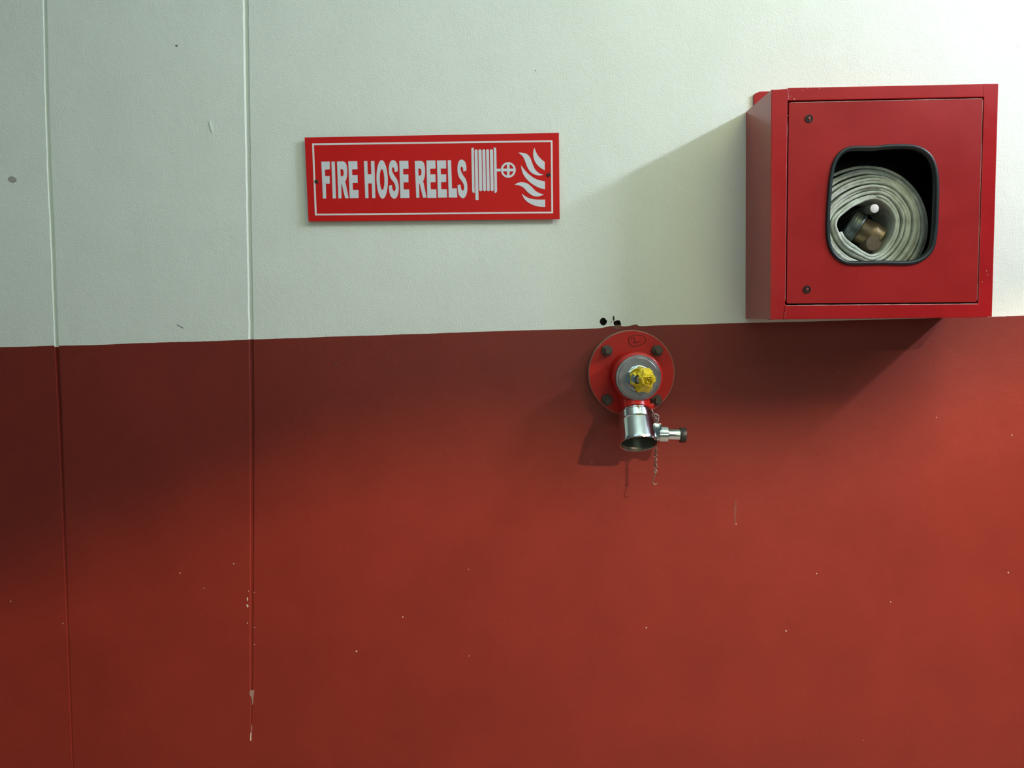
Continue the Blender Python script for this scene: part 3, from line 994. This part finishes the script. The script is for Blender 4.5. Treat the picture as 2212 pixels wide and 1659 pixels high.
# crumpled yellow tape wound round the spindle end
tb = W(1387, 819, .120)
tape_c = Vector((tb.x, g0.y - .0100, tb.z))
axd = Vector((.26, -1, -.02)).normalized()
_, tu, tv = frame_of(axd)
rt = random.Random(11)
b = bmesh.new()
n = 26
LV = [(0, .0225), (.003, .0258), (.009, .0245), (.0155, .0215), (.021, .0165), (.0255, .0135), (.029, .0118)]
grid = []
for j, (h, rb) in enumerate(LV):
    ring = []
    for i in range(n):
        t = 2 * PI * i / n + j * .11
        c_, s_ = math.cos(t), math.sin(t)
        pleat = .11 * (1 if (i + j // 2) % 4 < 2 else -1) * (.5 + rt.random() * .7)
        lump = .16 * noise.noise((c_ * 1.3 + 2, s_ * 1.3, h * 60))
        rr = rb * (1 + pleat * .75 + lump + rt.uniform(-.05, .05))
        hh = h + rt.uniform(-.0011, .0011)
        ring.append(b.verts.new(tape_c + axd * hh + (tu * c_ + tv * s_) * rr))
    grid.append(ring)
ring = [b.verts.new(tape_c + axd * (.0265 + rt.uniform(-.001, .001)) + (tu * math.cos(2 * PI * i / n) + tv * math.sin(2 * PI * i / n)) * .0075) for i in range(n)]
grid.append(ring)
for A, B in zip(grid[:-1], grid[1:]):
    for k in range(n):
        if rt.random() < .5:
            b.faces.new((A[k], A[(k + 1) % n], B[(k + 1) % n])); b.faces.new((A[k], B[(k + 1) % n], B[k]))
        else:
            b.faces.new((A[k], A[(k + 1) % n], B[k])); b.faces.new((A[(k + 1) % n], B[(k + 1) % n], B[k]))
b.faces.new(grid[-1])
kill = []
for f in b.faces:
    c = f.calc_center_median() - tape_c
    h = c.dot(axd)
    if c.x < -.0035 and .0045 < h < .0205 and -.0065 < c.z < .0100:
        kill.append(f)
bmesh.ops.delete(b, geom=kill, context='FACES')
bmesh.ops.recalc_face_normals(b, faces=b.faces)
bmesh.ops.solidify(b, geom=list(b.faces), thickness=.0007)
tape = obj('yellow_tape', b, M['tape'], valve, smooth=True, angle=24, recalc=False)
tape['label'] = 'crumpled yellow tape'
# twisted end of the tape curling like a rosette at the front
def ribbon(pts_, w, nrm):
    bb = bmesh.new()
    P = [Vector(p) for p in pts_]
    L, R_ = [], []
    dv = Vector((.0004, .0002, .0004))
    for i, p in enumerate(P):
        nn = Vector(nrm(i / (len(P) - 1))).normalized()
        L.append((bb.verts.new(p - nn * w / 2), bb.verts.new(p - nn * w / 2 + dv)))
        R_.append((bb.verts.new(p + nn * w / 2), bb.verts.new(p + nn * w / 2 + dv)))
    for i in range(len(P) - 1):
        bb.faces.new((L[i][0], L[i + 1][0], R_[i + 1][0], R_[i][0]))
        bb.faces.new((L[i][1], R_[i][1], R_[i + 1][1], L[i + 1][1]))
        bb.faces.new((L[i][0], L[i][1], L[i + 1][1], L[i + 1][0]))
        bb.faces.new((R_[i][0], R_[i + 1][0], R_[i + 1][1], R_[i][1]))
    return bb
tip = tape_c + axd * .0285
sp_ = []
for i in range(15):
    t = i / 14
    a2 = 5.2 * PI * t + .8
    r2 = .0112 * (1 - t) + .0012
    sp_.append(tip + (tu * math.cos(a2) + tv * math.sin(a2)) * r2 * rt.uniform(.85, 1.12) + axd * (.0004 + .0035 * t))
obj('tape_fold', ribbon(sp_, .0085, lambda t: axd + tu * (.45 * math.cos(9 * t)) + tv * (.35 * math.sin(11 * t))), M['tape'], tape, angle=18)
e0 = W(1405, 815, .146)
obj('tape_fold', ribbon([e0, e0 + Vector((.004, -.001, -.001)), e0 + Vector((.0075, -.001, -.0025)), e0 + Vector((.0105, .0005, -.002))], .0048, lambda t: Vector((.2, -.4, .9))), M['tape'], tape, angle=60)
e0 = W(1375, 800, .132)
obj('tape_fold', ribbon([e0 + Vector((-.010, .006, -.004)), e0 + Vector((-.004, .001, .001)), e0 + Vector((.004, -.002, .0005)), e0 + Vector((.011, -.006, -.004))], .0055, lambda t: Vector((.1, -.5, .8))), M['tape'], tape, angle=20)
# red lug and chain
b = bmesh.new()
l0 = W(1408.5, 878, .083)
quad_box(b, [l0 + Vector(p) for p in ((-.0075, -.004, .006), (.0035, -.004, .006), (.0035, -.004, -.006), (-.0075, -.004, -.006))],
         [l0 + Vector(p) for p in ((-.0075, .012, .006), (.0035, .012, .006), (.0035, .012, -.006), (-.0075, .012, -.006))])
bevel(b, .0012, 2)
obj('chain_lug', b, M['valvered'], valve)
CHD = .090
chain_nodes = [S4(p) for p in [(1055, 372), (1118, 478), (1160, 560), (1158, 690), (1150, 810), (1140, 915), (1128, 1030), (1124, 1105), (1124, 1185), (1124, 1270), (1122, 1370)]]
def twist_link(p, q, wid, spin):
    """wire link bent as a figure of eight from p to q"""
    ax_ = (q - p)
    L = ax_.length
    ax_.normalize()
    side = ax_.cross(Vector((0, 1, 0))).normalized()
    out = ax_.cross(side).normalized()
    s1 = side * math.cos(spin) + out * math.sin(spin)
    s2 = side * -math.sin(spin) + out * math.cos(spin)
    pts_ = []
    for i in range(28):
        t = 2 * PI * i / 28
        z = .5 - .5 * math.cos(t)
        pts_.append(p + ax_ * (L * (1.16 * z - .08)) + s1 * (wid * math.sin(2 * t) * .62 if abs(spin) < 5 else 0) + s2 * (.0009 * math.sin(t)))
    return pts_
chain = empty('chain_anchor', l0, 'x', 'x')
bpy.data.objects.remove(chain)
b = bmesh.new()
P = [W(x, y, CHD) for x, y in chain_nodes]
# first, longer wire: a hooked end through the lug
tube(b, [l0 + Vector((-.001, -.0050, -.004))] + [W(*S4(p), CHD + .004) for p in [(1058, 385), (1080, 420), (1105, 470), (1112, 505), (1135, 545), (1155, 545), (1178, 515), (1176, 490), (1140, 465), (1108, 458)]], .00105, 8)
chain = obj('chain', b, M['chain'], valve, angle=80)
for i in range(1, len(P) - 1):
    b = bmesh.new()
    wid = .0052 if i > 2 else .0045
    tube(b, twist_link(P[i], P[i + 1], wid, (0.25 if i % 2 else 1.05)), .00095, 8, closed=True)
    obj('link', b, M['chain'], chain, angle=80)
b = bmesh.new()
tube(b, [W(*S4(p), CHD) for p in catmull([(1128, 1352), (1112, 1362), (1120, 1385), (1112, 1430), (1085, 1495), (1086, 1535), (1110, 1557), (1140, 1552), (1158, 1535)], 4, False)], .00095, 8)
o = obj('chain_hook', b, M['chain'], chain, angle=80)
o['label'] = 'open wire hook at the loose end'

# ------------------------------------------------------------------ light
def area(name, loc, target, sx, sy, watts, col, long_axis=None, spread=180):
    l = bpy.data.lights.new(name, 'AREA')
    l.shape = 'RECTANGLE'
    l.size = sx
    l.size_y = sy
    l.energy = watts
    l.color = col
    l.spread = math.radians(spread)
    o = bpy.data.objects.new(name, l)
    loc = Vector(loc)
    z = (loc - Vector(target)).normalized()
    y = Vector(long_axis) if long_axis else Vector((0, 0, 1))
    y = (y - z * y.dot(z)).normalized()
    x = y.cross(z)
    o.matrix_world = Matrix.Translation(loc) @ Matrix((x, y, z)).transposed().to_4x4()
    COL.objects.link(o)
    return o
# unseen beam added to keep lamp light off the upper wall, behind the camera
b = bmesh.new()
prof = [(X0, 2.10), (.80, 2.10), (.988, 2.137), (1.161, 2.206), (1.311, 2.192), (1.396, 2.192), (1.458, 2.250), (2.0, 2.30), (X1, 2.34), (X1, ZT), (X0, ZT)]
fr = [b.verts.new((x, -1.75, z)) for x, z in prof]
bk_ = [b.verts.new((x, -2.0, z)) for x, z in prof]
b.faces.new(fr); b.faces.new(list(reversed(bk_)))
for i in range(len(prof)):
    j = (i + 1) % len(prof)
    b.faces.new((fr[i], bk_[i], bk_[j], fr[j]))
o = obj('light_block_1', b, M['ceil'], smooth=False); o['kind'] = 'structure'; o['label'] = 'unseen beam added under the ceiling to block light'
# cool tubes by the wall on the right, a warmer lamp behind the added beam, then added fills
def glow(name, loc, target, sx, sy, watts, rgb, axis):
    area(name, loc, target, sx, sy, watts * max(rgb), tuple(c / max(rgb) for c in rgb), axis)
glow('tube_or_added_uplight', (2.42, -.65, 2.86), (.6, -.65, 1.7), .10, .6, 30, (.44, .44, .53), (0, 1, 0))
glow('tube_or_added_uplight', (2.42, -1.25, 2.86), (.6, -1.25, 1.7), .10, .6, 30, (1.22, 1.27, 1.48), (0, 1, 0))
glow('beam_lamp', (1.6, -2.6, 2.5), (-.1, 0, 1.0), .10, .07, 60, (1.85, 1.12, .74), (0, 0, 1))
glow('overhead_fill', (1.0, -1.5, 2.9), (.8, 0, 1.6), .8, .3, 20, (.30, .28, .08), (0, 1, 0))  # added fill light, no fixture there
glow('overhead_fill', (-.6, -1.5, 2.9), (-.6, 0, 1.6), .8, .3, 20, (.03, .06, .07), (0, 1, 0))  # second added fill, over the left part of the wall
glow('tube_or_added_uplight', (.3, -1.15, 2.55), (.3, -1.15, 3.5), 1.2, .15, 8.5, (.84, 1.0, .95), (0, 1, 0))  # added uplight that brightens the ceiling mirrored in the chrome
glow('front_fill', (0.4, -4.3, 1.9), (.2, 0, 1.5), 2.5, 1.0, 60, (.185, .20, .15), (0, 0, 1))  # added frontal fill, stands for no real opening

wd = bpy.data.worlds.new('world')
SC.world = wd
wd.use_nodes = True
bg = wd.node_tree.nodes['Background']
bg.inputs['Color'].default_value = (.62, 1, 1, 1)
bg.inputs['Strength'].default_value = .08

SC.view_settings.view_transform = 'Standard'
SC.view_settings.look = 'None'
SC.view_settings.gamma = 1
SC.view_settings.exposure = 0.0
SC.view_settings.use_curve_mapping = False
